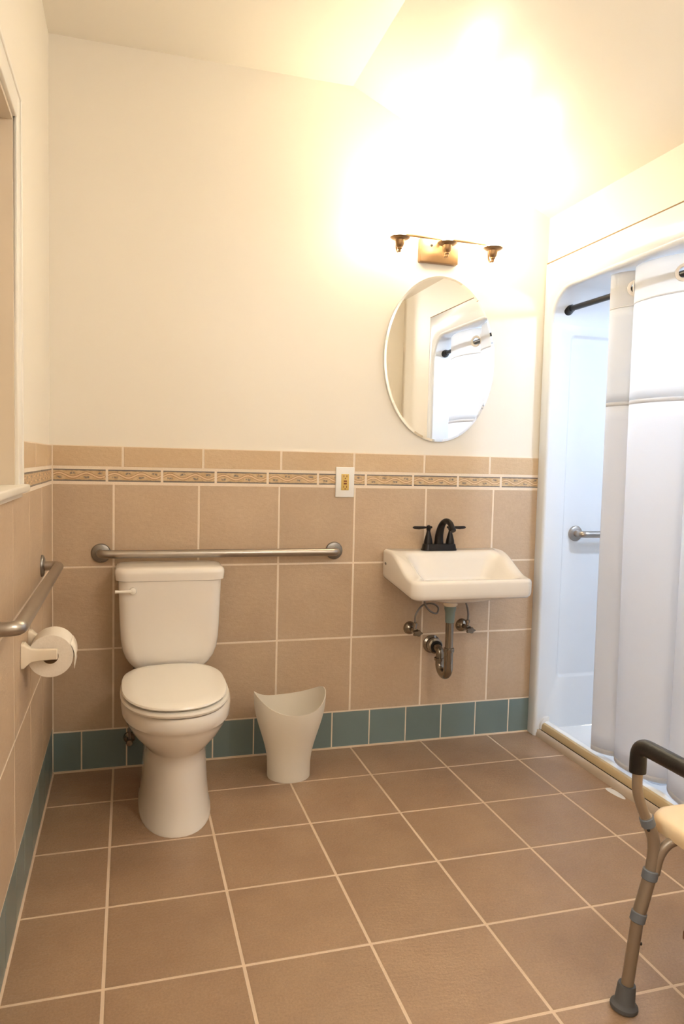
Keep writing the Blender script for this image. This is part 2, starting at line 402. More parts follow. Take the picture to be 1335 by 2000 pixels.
# ------------------------------------------------------------------ left wall windows, the second one added out of view
def window(name, WY0, WY1, blind):
    win = empty(name, (-.06, (WY0+WY1)/2, WZ0), None, None); structure(win)
    b = MB()
    for (y0, y1, z0, z1) in ((WY0+.068, WY0, WZ0, WZ1+.075), (WY1, WY1-.068, WZ0, WZ1+.075), (WY0, WY1, WZ1, WZ1+.075)):
        b.box(-.009, .006, y1, y0, z0, z1, .003)
    for (y0, y1, z0, z1) in ((WY0+.068, WY0+.056, WZ0, WZ1+.075), (WY1-.056, WY1-.068, WZ0, WZ1+.075), (WY0+.056, WY1-.056, WZ1+.063, WZ1+.075)):
        b.box(.0, .010, y1, y0, z0, z1, .003)
    b.build('casing', 'paint_trim', win)
    b = MB()
    b.box(-.15, -.004, WY0, WY0-.012, WZ0, WZ1); b.box(-.15, -.004, WY1+.012, WY1, WZ0, WZ1); b.box(-.15, -.004, WY1+.012, WY0-.012, WZ1-.012, WZ1)
    b.build('jamb', 'sash_paint', win)
    b = MB()
    b.box(-.15, -.05, WY0-.012, WY0-.026, WZ0, WZ1-.012); b.box(-.15, -.05, WY1+.026, WY1+.012, WZ0, WZ1-.012); b.box(-.15, -.05, WY1+.026, WY0-.026, WZ1-.026, WZ1-.012)
    b.build('stop', 'sash_paint', win)
    b = MB()
    for (y0, y1, z0, z1) in ((WY0-.026, WY0-.07, WZ0, WZ1-.026), (WY1+.07, WY1+.026, WZ0, WZ1-.026), (WY0-.07, WY1+.07, WZ0, WZ0+.06), (WY0-.07, WY1+.07, WZ1-.07, WZ1-.026), (WY0-.07, WY1+.07, 1.63, 1.67)):
        b.box(-.125, -.095, y1, y0, z0, z1, .003)
    b.build('sash', 'sash_paint', win)
    for (z0, z1) in ((WZ0+.06, 1.63), (1.67, WZ1-.07)):
        b = MB(); b.box(-.112, -.110, WY1+.07, WY0-.07, z0, z1); b.build('pane', 'glass_pane', win)
    if blind:
        b = MB(); b.box(-.088, -.084, WY1+.028, WY0-.028, WZ0+.004, WZ1-.03); b.build('added_blind', 'added_blind_fabric', win)  # unseen blind, added to keep sky light off the jambs
    b = MB(); b.box(-.15, .026, WY1-.06, WY0+.06, WZ0-.012, WZ0+.008, .005); b.build('sill', 'paint_trim', win)
    b = MB(); b.box(-.004, .010, WY1-.03, WY0+.03, WZ0-.026, WZ0-.012, .003); b.build('apron', 'paint_trim', win)
window('window_1', WY0, WY1, True)
window('added_window', VY0, VY1, False)  # unseen window, added to bring daylight onto the right side
pd = bpy.data.lights.new('sky_portal', 'AREA'); pd.shape = 'RECTANGLE'; pd.size = VY0-VY1; pd.size_y = WZ1-WZ0; pd.cycles.is_portal = True
po = bpy.data.objects.new('sky_portal', pd); COL.objects.link(po); po.location = (-.16, (VY0+VY1)/2, (WZ0+WZ1)/2); po.rotation_euler = (PI/2, 0, -PI/2)

# ------------------------------------------------------------------ shower stall
XS = 2.118; XB = 2.92; RC = .14; RB = .015
sh = empty('shower_stall', (2.5, -.67, 0), 'white moulded shower stall with rounded opening set into the right wall', 'shower stall')
def opening(z0, extra=0, n=8):
    y0, y1, z1 = SY0+extra, SY1-extra, SZ1+extra; r = RC
    return [(y0, z0)]+[(y0-r+r*math.cos(t), z1-r+r*math.sin(t)) for t in [PI/2*i/n for i in range(n+1)]]+[(y1+r-r*math.sin(t), z1-r+r*math.cos(t)) for t in [PI/2*i/n for i in range(n+1)]]+[(y1, z0)]
ins = opening(0.0, RB)
out = [(.0, 0), (.0, 2.187), (-1.365, 2.187), (-1.365, 0)]
poly = [(y, z) for y, z in out]+list(reversed(ins))
b = MB(); b.loft([[(XS, y, z) for y, z in poly], [(XR, y, z) for y, z in poly]])
b.build('front_frame', 'fiberglass', sh, bevel=.003)
b = MB(); b.box(XS+.001, XR+.002, -1.365, -.002, 2.187, 2.1915); b.build('top_joint', 'joint_tan', sh)
# shell: ceiling, near end wall and back wall; the far end wall is a panel of its own
shell = opening(.03)[1:]
b = MB(); b.loft([[(XS+RB*(1-math.cos(t)), y, z) for y, z in opening(.0, RB*(1-math.sin(t)))] for t in [PI/2*i/8 for i in range(9)]], False, False, closed=False)
b.build('rounded_lip', 'fiberglass', sh, smooth=60)
b = MB(); b.loft([[(x, y, z) for y, z in shell] for x in (XS+RB, XB)], False, False, closed=False)
b.add([(XB, y, z) for y, z in shell]+[(XB, SY0, .03)], [tuple(range(len(shell)+1))])
b.build('shell', 'fiberglass', sh)
# far end wall with a recessed moulded panel
zt = SZ1-RC; x0, x1 = XS+RB, XB
b = MB()
def rr(xa, xb, za, zb, r, y): return [Vector((p.x, y, p.y)) for p in rrect(xa, xb, za, zb, r, 0, 6)]
L0 = rr(x0, x1, .03, zt, .0008, SY0); L1 = rr(2.222, 2.86, .27, 1.87, .02, SY0); L2 = rr(2.227, 2.855, .275, 1.865, .02, SY0+.003); L3 = rr(2.233, 2.849, .281, 1.859, .02, SY0+.012); L4 = rr(2.239, 2.843, .287, 1.853, .02, SY0+.014)
b.loft([L0, L1, L2, L3, L4], False, True)
b.build('end_wall', 'fiberglass', sh, smooth=50)
# pan and threshold
pan = [(2.163, .066), (2.172, .070), (2.19, .069), (2.205, .058), (2.214, .040), (2.235, .032), (2.5, .028), (XB, .032)]
b = MB(); b.loft([[(x, SY0, z) for x, z in pan], [(x, SY1, z) for x, z in pan]], False, False, closed=False); b.build('pan', 'pan_white', sh, smooth=60)
cb_ = [(2.147, -.002), (2.147, .040), (2.149, .054), (2.154, .062), (2.164, .066), (2.19, .066), (2.19, -.002)]
b = MB(); b.loft([[(x, -.078, z) for x, z in cb_], [(x, SY1-.03, z) for x, z in cb_]]); b.build('curb', 'curb_beige', sh)
cs = [(2.128, -.002), (2.129, .012), (2.134, .024), (2.142, .031), (2.1455, .032), (2.1455, -.002)]
b = MB(); b.loft([[(x, -.004, z) for x, z in cs], [(x, SY1-.06, z) for x, z in cs]]); b.build('threshold_strip', 'curb_grey', sh)
b = MB(); b.box(2.144, 2.149, SY1-.03, -.02, .03, .0335); b.build('joint', 'dark_gap', sh)
b = MB(); e = [(2.146, .034), (2.146, .05), (2.149, .062), (2.156, .074), (2.166, .086), (2.18, .09), (2.19, .09), (2.19, .034)]
b.loft([[(x-.003, -.0765, z) for x, z in e], [(x-.003, -.03, z) for x, z in e]]); b.build('curb_end_cap', 'caulk_blot_white', sh)
b = MB(); b.lathe([(.044, 0), (.044, .002), (.040, .004), (.0, .004)], (2.305, -.675, .031), n=24); dr = b.build('drain_cover', 'drain_grey', sh)
b = MB(); b.lathe([(.075, 0), (.075, -.008), (.06, -.012), (.06, -.006)], (2.64, -1.0, SZ1-.001), n=28, cap1=False); b.build('light_trim', 'fiberglass', sh)
b = MB(); b.lathe([(.06, -.007), (.058, -.022), (.050, -.038), (.034, -.050), (.016, -.056), (.0005, -.057)], (2.64, -1.0, SZ1-.001), n=28, cap0=False); b.build('light_lens', 'shower_glow', sh)

def flange(mb, c, ax, r=.038, d=.012):
    mb.lathe([(r, 0), (r, d*.35), (r*.93, d*.7), (r*.7, d), (0.001, d)], c, ax, 28)
# grab bar inside the shower (parallel to the end wall)
gb = empty('grab_bar', (2.300, SY0+.014, .955), 'brushed steel grab bar on the white shower end wall', 'grab bar')
b = MB(); b.tube(bend([(2.300, SY0+.014, .955), (2.300, SY0-.045, .955), (2.80, SY0-.045, .955), (2.80, SY0+.014, .955)], .035), .016, 16); b.build('bar', 'steel', gb)
for x in (2.300, 2.80):
    b = MB(); flange(b, (x, SY0+.014, .955), (0, -1, 0), .036, .014); b.build('flange', 'steel', gb)

# curtain rod
RX, RZ = 2.197, 1.972
rod = empty('curtain_rod', (RX, -.67, RZ), 'dark bronze curtain rod across the shower opening', 'curtain rod')
b = MB(); b.tube([(RX, SY0-.01, RZ+.006), (RX, -.67, RZ-.002), (RX, SY1+.01, RZ-.01)], .0125, 16); b.build('rod', 'black_rod', rod)
for y, d, dz in ((SY0, -1, .006), (SY1, 1, -.01)):
    b = MB(); b.lathe([(.026, .0), (.027, .006), (.025, .014), (.018, .022), (.016, .04), (.0, .04)], (RX, y, RZ+dz), (0, d, 0), 24); b.build('end_cap', 'black_rod', rod)

# shower curtain: S-folded fabric on grommets
cur = empty('shower_curtain', (RX, -.7, .1), 'white grommet shower curtain with sheer upper window and deep folds', 'curtain')
NF = 2.3
def cpath(t, z):
    s = (2.04-z)/1.94            # 0 at the top, 1 at the hem
    ax = .036+.010*s
    base = -.440-.19*t if t < 1 else -.630-.40*(t-1)
    base += -.035*s*max(0, 1-t*.7)
    amp = .050 if t < 1 else .068
    X = RX-.003-ax*math.cos(2*PI*t)-.004*s
    Y = base-amp*math.sin(2*PI*t)+.006*math.sin(5*t+2*z)*s
    X += .006*math.sin(9*t+1.3*z)*s
    return Vector((X, Y, z))
GT = [k_+t0 for k_ in range(2) for t0 in (.25, .75)]
GC = [cpath(t, RZ) for t in GT]
def cpanel(zs, name, mat, par, nt=170, holes=False, dz=0):
    loops = []
    for z in zs:
        loops.append([cpath(-.03+(NF+.03)*i/nt, z+dz*math.sin(2.2+6.28*NF*i/nt)*max(0, (z-1.98)/.06)) for i in range(nt+1)])
    b = MB(); b.loft(loops, False, False, closed=False)
    if holes:
        keep = []
        for f in b.f:
            c = sum((Vector(b.v[i]) for i in f), Vector())/len(f)
            if min((c-g).length for g in GC) > .0225: keep.append(f)
        b.f = keep
    return b.build(name, mat, par, smooth=80, solid=.0012)
cpanel([1.905+.0046*i for i in range(31)], 'header_band', 'curtain_header', cur, 620, True, .004)
cpanel([1.905-.0375*i for i in range(11)], 'sheer_window', 'curtain_mesh', cur)
cpanel([1.53-.0716*i for i in range(21)], 'lower_panel', 'curtain_fabric', cur)
def cband(z, h, d, name, par):
    nt = 170; b = MB(); L = []
    for zz in (z-h/2, z+h/2): L.append([cpath(-.03+(NF+.03)*i/nt, zz) for i in range(nt+1)])
    b.loft(L, False, False, closed=False); return b.build(name, 'curtain_fabric', par, smooth=80, solid=d)
cband(1.52, .013, .0016, 'seam', cur); cband(1.905, .006, .002, 'seam', cur); cband(.102, .02, .002, 'hem', cur)
for t, p in zip(GT, GC):
    q = cpath(t+.01, RZ)-cpath(t-.01, RZ); nrm = Vector((0, 0, 1)).cross(q).normalized()
    b = MB(); b.lathe([(.021, -.003), (.031, -.003), (.033, 0), (.031, .003), (.021, .003), (.019, 0), (.021, -.003)], p, nrm, 26, False, False); b.build('grommet', 'grommet', cur)

# ------------------------------------------------------------------ toilet
TX = .446
to = empty('toilet', (TX, -.4, 0), 'white two-piece toilet with closed lid standing below the long grab bar', 'toilet')
def egg(cx, yb, yf, hw, z, n=40, back=.62, pw=2.25):
    """egg outline: yb rear, yf front (smaller Y); squarer at the back"""
    ym = yb+(yf-yb)*.46; out = []
    for i in range(n):
        a = 2*PI*i/n; c, s = math.cos(a), math.sin(a)
        p = pw if s < 0 else pw/back*.9
        x = hw*math.copysign(abs(c)**(2/p), c); y = (ym-yf if s < 0 else yb-ym)*math.copysign(abs(s)**(2/p), s)
        out.append(Vector((cx+x, ym+y, z)))
    return out
b = MB()
b.loft([egg(TX+.004, yb, yf, hw, z) for (z, yb, yf, hw) in ((0, -.12, -.618, .128), (.012, -.12, -.617, .127), (.02, -.122, -.612, .122), (.12, -.13, -.603, .114), (.22, -.14, -.598, .109), (.262, -.14, -.605, .111), (.275, -.135, -.618, .119), (.295, -.13, -.640, .136), (.325, -.12, -.668, .159), (.36, -.11, -.690, .178), (.376, -.10, -.697, .184), (.380, -.10, -.703, .1885), (.40, -.09, -.710, .1905), (.422, -.085, -.710, .190), (.432, -.09, -.704, .184), (.434, -.10, -.69, .17))])
b.build('bowl', 'porcelain', to, smooth=40)
b = MB()
b.loft([egg(TX-.002, -.20, yf, hw, z) for (z, yf, hw) in ((.4375, -.706, .176), (.4395, -.714, .183), (.447, -.718, .186), (.4535, -.716, .184), (.456, -.703, .171))])
b.build('seat', 'seat_plastic', to)
b = MB()
b.loft([egg(TX-.004, -.205, yf, hw, z) for (z, yf, hw) in ((.4608, -.700, .168), (.4622, -.709, .177), (.467, -.714, .1805), (.472, -.711, .178), (.4755, -.700, .169), (.477, -.66, .14), (.4775, -.6, .09))])
b.build('seat_lid', 'seat_plastic', to)
for dx in (-.075, .075):
    b = MB(); b.tube([(TX+dx-.018, -.222, .466), (TX+dx+.018, -.222, .466)], .012, 12); b.build('hinge', 'seat_plastic', to)
# seat gap shadow spacer (bumpers)
for dx, dy in ((-.11, -.58), (.11, -.58), (-.13, -.3), (.13, -.3)):
    b = MB(); b.box(TX+dx-.012, TX+dx+.012, dy-.008, dy+.008, .4335, .4385); b.box(TX+dx-.012, TX+dx+.012, dy-.008, dy+.008, .4545, .4615); b.build('bumper', 'seat_plastic', to)
# tank
def tk(x0, x1, yb, yf, r, z): return rrect(x0, x1, yf, yb, r, z, 7, (.02, .02, r, r))
C = .4415
b = MB()
prof = []
for (z, hw, yf) in ((.44, .118, -.165), (.446, .128, -.175), (.458, .139, -.186), (.475, .153, -.195), (.50, .168, -.200), (.53, .178, -.203), (.57, .184, -.2045), (.62, .187, -.205), (.70, .190, -.206), (.797, .193, -.207)):
    prof.append(tk(C-hw, C+hw, -.022, yf, .045, z))
b.loft(prof); b.build('tank', 'porcelain', to, smooth=45)
b = MB(); b.loft([tk(C-hw, C+hw, -.012, yf, .05, z) for (z, hw, yf) in ((.796, .198, -.208), (.799, .203, -.213), (.825, .2055, -.216), (.836, .2045, -.215), (.843, .199, -.209), (.8465, .187, -.197), (.848, .15, -.16))]); b.build('tank_lid', 'porcelain', to, smooth=50)
b = MB(); b.lathe([(.013, 0), (.014, .006), (.012, .014), (.006, .018), (0.0005, .019)], (.302, -.205, .763), (0, -1, 0), 20); hd = b.build('flush_lever', 'seat_plastic', to)
b = MB(); b.tube([(.300, -.217, .763), (.28, -.220, .763), (.255, -.221, .7625), (.238, -.221, .763)], [.006, .0055, .005, .0062], 10); b.build('lever_arm', 'seat_plastic', hd)
# shut-off valve by the wall and braided supply
vs_ = empty('toilet_valve', (.292, 0, .125), 'small chrome shut-off valve in the green tiles behind the toilet bowl', 'valve')
b = MB(); b.lathe([(.024, 0), (.022, .006), (.008, .012), (.008, .045), (.011, .046), (.011, .06), (0.0005, .06)], (.292, -.0005, .125), (0, -1, 0), 18); b.build('stem', 'chrome_worn', vs_)
b = MB(); b.tube(catmull([(.292, -.05, .125), (.293, -.055, .20), (.30, -.07, .32), (.31, -.08, .44)]), .005, 10); b.build('supply_hose', 'steel_flange', vs_)
b = MB(); b.lathe([(.012, 0), (.014, .004), (.012, .010), (0.0005, .011)], (.292, -.06, .125), (0, -1, 0), 8); b.build('handle', 'chrome_worn', vs_)

# ------------------------------------------------------------------ grab bars
g1 = empty('grab_bar', (.18, 0, .88), 'long brushed steel grab bar mounted on the back wall above the toilet tank', 'grab bar', None)
b = MB(); b.tube(bend([(.181, 0, .882), (.181, -.052, .882), (1.138, -.052, .880), (1.138, 0, .880)], .042), .0165, 18); b.build('bar', 'steel', g1)
for x in (.181, 1.138):
    b = MB(); flange(b, (x, .0, .881), (0, -1, 0), .038, .012); fl = b.build('flange', 'steel_flange', g1)
    for a in (.6, 2.7, 4.8):
        b = MB(); b.lathe([(.004, 0), (.004, .0015), (.001, .002)], (x+.03*math.cos(a), -.0078, .881+.03*math.sin(a)), (0, -1, 0), 10); b.build('screw', 'chrome_worn', fl)
g2 = empty('grab_bar', (0, -.36, .885), 'brushed steel grab bar running along the left wall above the toilet paper', 'grab bar')
b = MB(); b.tube(bend([(0, -.365, .885), (.056, -.365, .885), (.056, -1.33, .885), (0, -1.33, .885)], .042), .0165, 18); b.build('bar', 'steel', g2)
for y in (-.365, -1.33):
    b = MB(); flange(b, (0, y, .885), (1, 0, 0), .038, .011); b.build('flange', 'steel_flange', g2)

# ------------------------------------------------------------------ toilet paper holder and roll
tp = empty('toilet_paper_holder', (0, -.785, .70), 'cream ceramic two-post toilet paper holder on the left wall', 'paper holder')
for y in (-.864, -.706):
    b = MB(); secs = []
    for (x, hy, hz) in ((.001, .022, .036), (.008, .0215, .035), (.016, .0165, .027), (.026, .0115, .0195), (.045, .0095, .0165), (.08, .009, .015), (.092, .009, .015), (.094, .007, .013)):
        secs.append([Vector((x, p.x, p.y)) for p in rrect(y-hy, y+hy, .706-hz, .706+hz, min(hy, hz)*.35, 0, 3)])
    b.loft(secs); b.build('post', 'holder_ceramic', tp)
b = MB(); b.tube([(.078, -.860, .703), (.078, -.71, .703)], .010, 14); b.build('spindle', 'holder_ceramic', tp)
rl = empty('toilet_paper_roll', (.066, -.785, .70), 'white toilet paper roll on the holder by the toilet', 'toilet paper')
RCx, RCz, RR = .073, .694, .061
b = MB(); n = 48
def ring(r, y): return [Vector((RCx+r*math.cos(2*PI*i/n), y, RCz+r*math.sin(2*PI*i/n))) for i in range(n)]
b.loft([ring(.021, -.842), ring(RR-.001, -.842), ring(RR, -.841), ring(RR, -.731), ring(RR-.001, -.730), ring(.021, -.730)], False, False); b.build('paper', 'paper', rl)
b = MB(); b.loft([ring(.021, -.843), ring(.021, -.729)], False, False); b.build('core', 'cardboard', rl, solid=.0012)
b = MB(); L = []
for i in range(10):
    a = .55-i*.1; r = RR+.0008+.0006*i
    x, z = RCx+r*math.cos(a), RCz+r*math.sin(a)
    L.append([Vector((x, -.8415, z)), Vector((x, -.785, z)), Vector((x, -.7305, z))])
L.append([Vector((x+.001, -.8415, z-.016)), Vector((x+.001, -.785, z-.013)), Vector((x+.001, -.7305, z-.010))])
b.loft(L, False, False, closed=False); b.build('loose_sheet', 'paper', rl, solid=.0006)

# ------------------------------------------------------------------ waste bin
BX, BY = .908, -.218
b = MB(); n = 64
def bin_r(f): return .086+.010*f+ .055*(3*(f**1.25)**2-2*(f**1.25)**3)*.98 if f < 1 else .151-.006
def bin_loops(inset, zb):
    Ls = []
    for k_ in range(19):
        f = k_/18; L = []
        for i in range(n):
            a = 2*PI*i/n; top = .314+.030*math.cos(2*(a-.06))+.010*math.cos(4*a)*.4
            z = zb+(top-zb)*f; r = .086+.006*f+.052*((1-math.cos(PI*min(1, max(0, (z-.05)/.27))))/2)-inset
            L.append(Vector((BX+r*math.cos(a), BY+r*.97*math.sin(a), z)))
        Ls.append(L)
    return Ls
b.loft(bin_loops(0, .0005)+list(reversed(bin_loops(.0025, .004))), True, True)
binm = b.build('waste_bin', 'bin_plastic', smooth=50)
tag(binm, 'frosted white plastic waste bin with scooped rim beside the toilet', 'waste bin')

# ------------------------------------------------------------------ outlet
ol = empty('outlet', (1.179, 0, 1.177), 'white outlet plate with almond sockets over the decorative border', 'outlet')
b = MB(); b.box(1.138, 1.221, -.007, .001, 1.112, 1.242, .003); b.build('cover_plate', 'plate_white', ol)
b = MB(); b.box(1.1625, 1.1965, -.0095, -.005, 1.1425, 1.2115, .0015); rc = b.build('receptacle', 'almond_plastic', ol)
for zc_ in (1.199, 1.154):
    for dx in (-.0065, .0065):
        b = MB(); b.box(1.1795+dx-.0014, 1.1795+dx+.0014, -.0100, -.0092, zc_-.001, zc_+.008); b.build('slot', 'rust_plastic', rc)
    b = MB(); b.lathe([(.0028, 0), (.0028, .001), (.0, .001)], (1.1795, -.0091, zc_-.006), (0, -1, 0), 10); b.build('slot', 'rust_plastic', rc)
for zz in (1.1815, 1.171):
    b = MB(); b.box(1.1725, 1.1865, -.0112, -.009, zz-.0032, zz+.0032, .0008); b.build('test_button', 'rust_plastic', rc)

# ------------------------------------------------------------------ wall-hung sink
sk = empty('sink', (1.63, -.18, .70), 'white wall-hung sink with sloping sides below the oval mirror', 'sink')
SX0, SX1, SYF = 1.362, 1.902, -.378
def sm(a, b_, x):
    t = min(1, max(0, (x-a)/(b_-a))); return t*t*(3-2*t)
def rimz(y): return .886-.088*sm(-.085, -.335, y)
def lp(x0, x1, y0, y1, rs, zf, n=10):
    L = rrect(x0, x1, y0, y1, 0, 0, n, rs)
    # resample each straight run so side curves are followed
    P = []; m = len(L)
    for i in range(m):
        a, c = L[i], L[(i+1) % m]; P.append(a)
        if (i+1) % (n+1) == 0:
            for q in range(1, 14): P.append(a.lerp(c, q/14))
    return [Vector((p.x, p.y, zf(p.x, p.y))) for p in P]
ro = (.012, .012, .045, .045)
loops = []
botz = lambda x, y: .762+(.722-.762)*min(1, -y/.36)
loops.append(lp(SX0+.02, SX1-.02, SYF+.03, -.0015, (.01, .01, .03, .03), lambda x, y: botz(x, y)+.002))
loops.append(lp(SX0+.008, SX1-.008, SYF+.012, -.001, (.012, .012, .04, .04), lambda x, y: botz(x, y)-.002))
loops.append(lp(SX0+.002, SX1-.002, SYF+.004, -.001, ro, lambda x, y: botz(x, y)+.006))
loops.append(lp(SX0, SX1, SYF, -.001, ro, lambda x, y: botz(x, y)+.02))
loops.append(lp(SX0, SX1, SYF, -.001, ro, lambda x, y: rimz(y)-.014))
loops.append(lp(SX0+.003, SX1-.003, SYF+.003, -.001, ro, lambda x, y: rimz(y)-.005))
loops.append(lp(SX0+.011, SX1-.011, SYF+.011, -.004, ro, lambda x, y: rimz(y)))
bx0, bx1, by0, by1 = 1.428, 1.846, -.335, -.118
rb = (.04, .04, .05, .05)
loops.append(lp(bx0-.018, bx1+.018, by0-.014, by1+.012, rb, lambda x, y: rimz(y)-.001))
loops.append(lp(bx0-.004, bx1+.004, by0-.003, by1+.002, rb, lambda x, y: rimz(y)-.007))
for (d, ins, zb) in ((.18, .010, .0), (.42, .026, 0), (.68, .043, 0), (.86, .058, 0), (.96, .078, 0), (1.0, .10, 0)):
    loops.append(lp(bx0+ins*1.15, bx1-ins*1.15, by0+ins*.85, by1-ins*.7, tuple(max(.008, .05-ins*.25) for _ in range(4)), lambda x, y, d=d: (rimz(y)-.010)*(1-d)+.742*d))
b = MB(); b.loft(loops, False, True); bas = b.build('basin', 'porcelain', sk, smooth=100)
b = MB(); b.loft([rrect(1.40, 1.865, -.345, -.002, .04, .768, 8), rrect(1.42, 1.845, -.34, -.01, .05, .735, 8), rrect(1.45, 1.815, -.325, -.03, .07, .71, 8), rrect(1.50, 1.74, -.29, -.08, .08, .692, 8), rrect(1.56, 1.66, -.25, -.15, .045, .682, 8)])
b.build('underside', 'porcelain', sk, smooth=60)
b = MB(); b.box(1.366, 1.90, -.0015, -.0002, .772, .874); b.build('caulk', 'caulk_blot_white', sk)
b = MB(); b.lathe([(.024, 0), (.024, .002), (.018, .003), (.0, .0015)], (1.612, -.215, .7425), n=22); b.build('drain_ring', 'chrome_worn', sk)
# printed maker's mark on the left side: small worn oval stamp
b = MB(); b.loft([[Vector((SX0-.0004, -.042+.012*math.cos(a), .826+.006*math.sin(a))) for a in [2*PI*i/20 for i in range(20)]], [Vector((SX0+.002, -.042+.012*math.cos(a), .826+.006*math.sin(a))) for a in [2*PI*i/20 for i in range(20)]]]); b.build('stamp', 'steel_flange', sk)

# faucet
fa = empty('faucet', (1.602, -.062, .886), 'dark bronze two-handle arched faucet on the sink ledge', 'faucet')
FX, FY, FZ = 1.602, -.064, .8855
b = MB(); b.loft([rrect(FX-a, FX+a, FY-c, FY+c, c*.85, FZ+h, 6) for (a, c, h) in ((.082, .027, .0), (.082, .027, .004), (.079, .025, .008), (.076, .023, .024), (.074, .021, .028))]); b.build('base', 'bronze_dark', fa)
for sgn in (-1, 1):
    hx = FX+sgn*.052
    b = MB(); b.lathe([(.0195, 0), (.0195, .006), (.018, .018), (.0135, .036), (.009, .052), (.0075, .060), (.009, .063), (.0095, .068), (.0105, .072), (.0095, .080), (.005, .084), (.0005, .085)], (hx, FY, FZ+.026), n=22); hnd = b.build('handle', 'bronze_dark', fa)
    b = MB(); b.tube([(hx-sgn*.016, FY, FZ+.101), (hx-sgn*.012, FY, FZ+.101), (hx-sgn*.006, FY, FZ+.101), (hx+sgn*.012, FY, FZ+.1), (hx+sgn*.02, FY, FZ+.1), (hx+sgn*.045, FY, FZ+.099), (hx+sgn*.066, FY, FZ+.1), (hx+sgn*.074, FY, FZ+.1)], [.004, .006, .004, .0042, .0056, .0072, .0066, .003], 12); b.build('lever', 'bronze_dark', hnd)
b = MB(); sp_ = catmull([(FX-.002, FY, FZ+.026), (FX-.001, FY-.002, FZ+.07), (FX+.001, FY-.022, FZ+.112), (FX+.003, FY-.058, FZ+.133), (FX+.005, FY-.098, FZ+.126), (FX+.006, FY-.122, FZ+.102)], 6)
m = len(sp_); b.tube(sp_, [.021-(.0085)*min(1, i/(m*.55)) for i in range(m)], 16)
b.lathe([(.0135, -.004), (.0140, .004), (.0125, .008)], sp_[-1], (sp_[-1]-sp_[-3]).normalized(), 16); b.build('spout', 'bronze_dark', fa)

# drain pipe under the sink
dp = empty('drain_trap', (1.605, -.2, .33), 'tarnished chrome P-trap drain pipe under the sink', 'drain pipe')
PX, PY = 1.603, -.2
b = MB(); b.lathe([(.0, .6818), (.03, .6815), (.031, .668), (.026, .662), (.0, .661)], (PX, PY, 0), n=24, cap0=False, cap1=False); b.build('drain_nut', 'holder_ceramic', dp)
b = MB(); b.lathe([(.0255, .668), (.0255, .650), (.021, .635), (.0195, .592), (.017, .590)], (PX, PY, 0), n=22); b.build('tailpiece_adapter', 'plastic_grey_green', dp)
b = MB(); b.lathe([(.0175, .60), (.0175, .47)], (PX, PY, 0), n=22); b.build('tailpiece', 'chrome_worn', dp)
b = MB(); b.lathe([(.0185, .462), (.0225, .463), (.0235, .470), (.0225, .480), (.0185, .481)], (PX, PY, 0), n=22); b.build('slip_nut', 'chrome_worn', dp)
b = MB(); b.tube([(PX, PY, .465), (PX, PY, .395)]+[Vector((PX, PY+.045-.045*math.cos(t), .395-.042*math.sin(t))) for t in [PI*i/12 for i in range(1, 13)]]+[(PX, PY+.09, .405)], .0198, 18); b.build('trap_bend', 'chrome_worn', dp)
b = MB(); b.lathe([(.020, .402), (.0245, .403), (.0245, .414), (.020, .415)], (PX, PY+.09, 0), n=22); b.build('slip_nut', 'chrome_worn', dp)
b = MB(); b.tube(bend([(PX, PY+.09, .41), (PX, PY+.09, .449), (PX+.004, -.04, .449), (PX+.006, .0, .449)], .035), .0175, 18); b.build('wall_tube', 'chrome_worn', dp)
b = MB(); b.lathe([(.042, 0), (.041, .006), (.032, .012), (.031, .030), (.034, .032), (.034, .048), (.024, .052), (.018, .053)], (PX+.006, -.0005, .449), (0, -1, 0), 26); b.build('escutcheon', 'chrome_worn', dp)
b = MB(); b.lathe([(.0185, .05), (.026, .051), (.027, .058), (.02, .060)], (PX+.006, -.0005, .449), (0, -1, 0), 22); b.build('gasket', 'dark_gap', dp)
def stop_valve(x, z, label, hose):
    v_ = empty('stop_valve', (x, 0, z), label, 'valve', 'sink supply valves')
    b = MB(); b.lathe([(.030, 0), (.028, .008), (.020, .018), (.010, .022), (.010, .050), (.013, .051), (.013, .075), (.0005, .076)], (x, -.0005, z), (0, -1, 0), 22); b.build('body', 'chrome_worn', v_)
    b = MB(); b.lathe([(.008, 0), (.008, .018), (.011, .019), (.011, .03), (.006, .031), (.0005, .031)], (x, -.062, z+.006), (0, 0, 1), 8); b.build('hose_nut', 'chrome_worn', v_)
    b = MB()
    L = []
    for (h, s_) in ((0, .85), (.004, 1), (.010, 1), (.014, .85)):
        L.append([Vector((x+.004+s_*.021*math.cos(a)*(1+.16*math.cos(5*a)), -.080-h, z-.006+s_*.013*math.sin(a)*(1+.16*math.cos(5*a)))) for a in [2*PI*i/30 for i in range(30)]])
    b.loft(L); b.build('handle', 'chrome_worn', v_)
    b = MB(); b.tube(catmull(hose), .0042, 10); b.build('supply_hose', 'steel_flange', v_)
stop_valve(1.500, .527, 'left chrome shut-off valve with looped hose under the sink', [(1.500, -.062, .555), (1.503, -.062, .60), (1.535, -.06, .640), (1.575, -.07, .648), (1.605, -.07, .63), (1.597, -.075, .605), (1.565, -.08, .615), (1.535, -.085, .65), (1.53, -.09, .70)])
stop_valve(1.755, .530, 'right chrome shut-off valve behind the drain pipe under the sink', [(1.755, -.062, .558), (1.756, -.062, .60), (1.738, -.07, .65), (1.71, -.08, .70)])

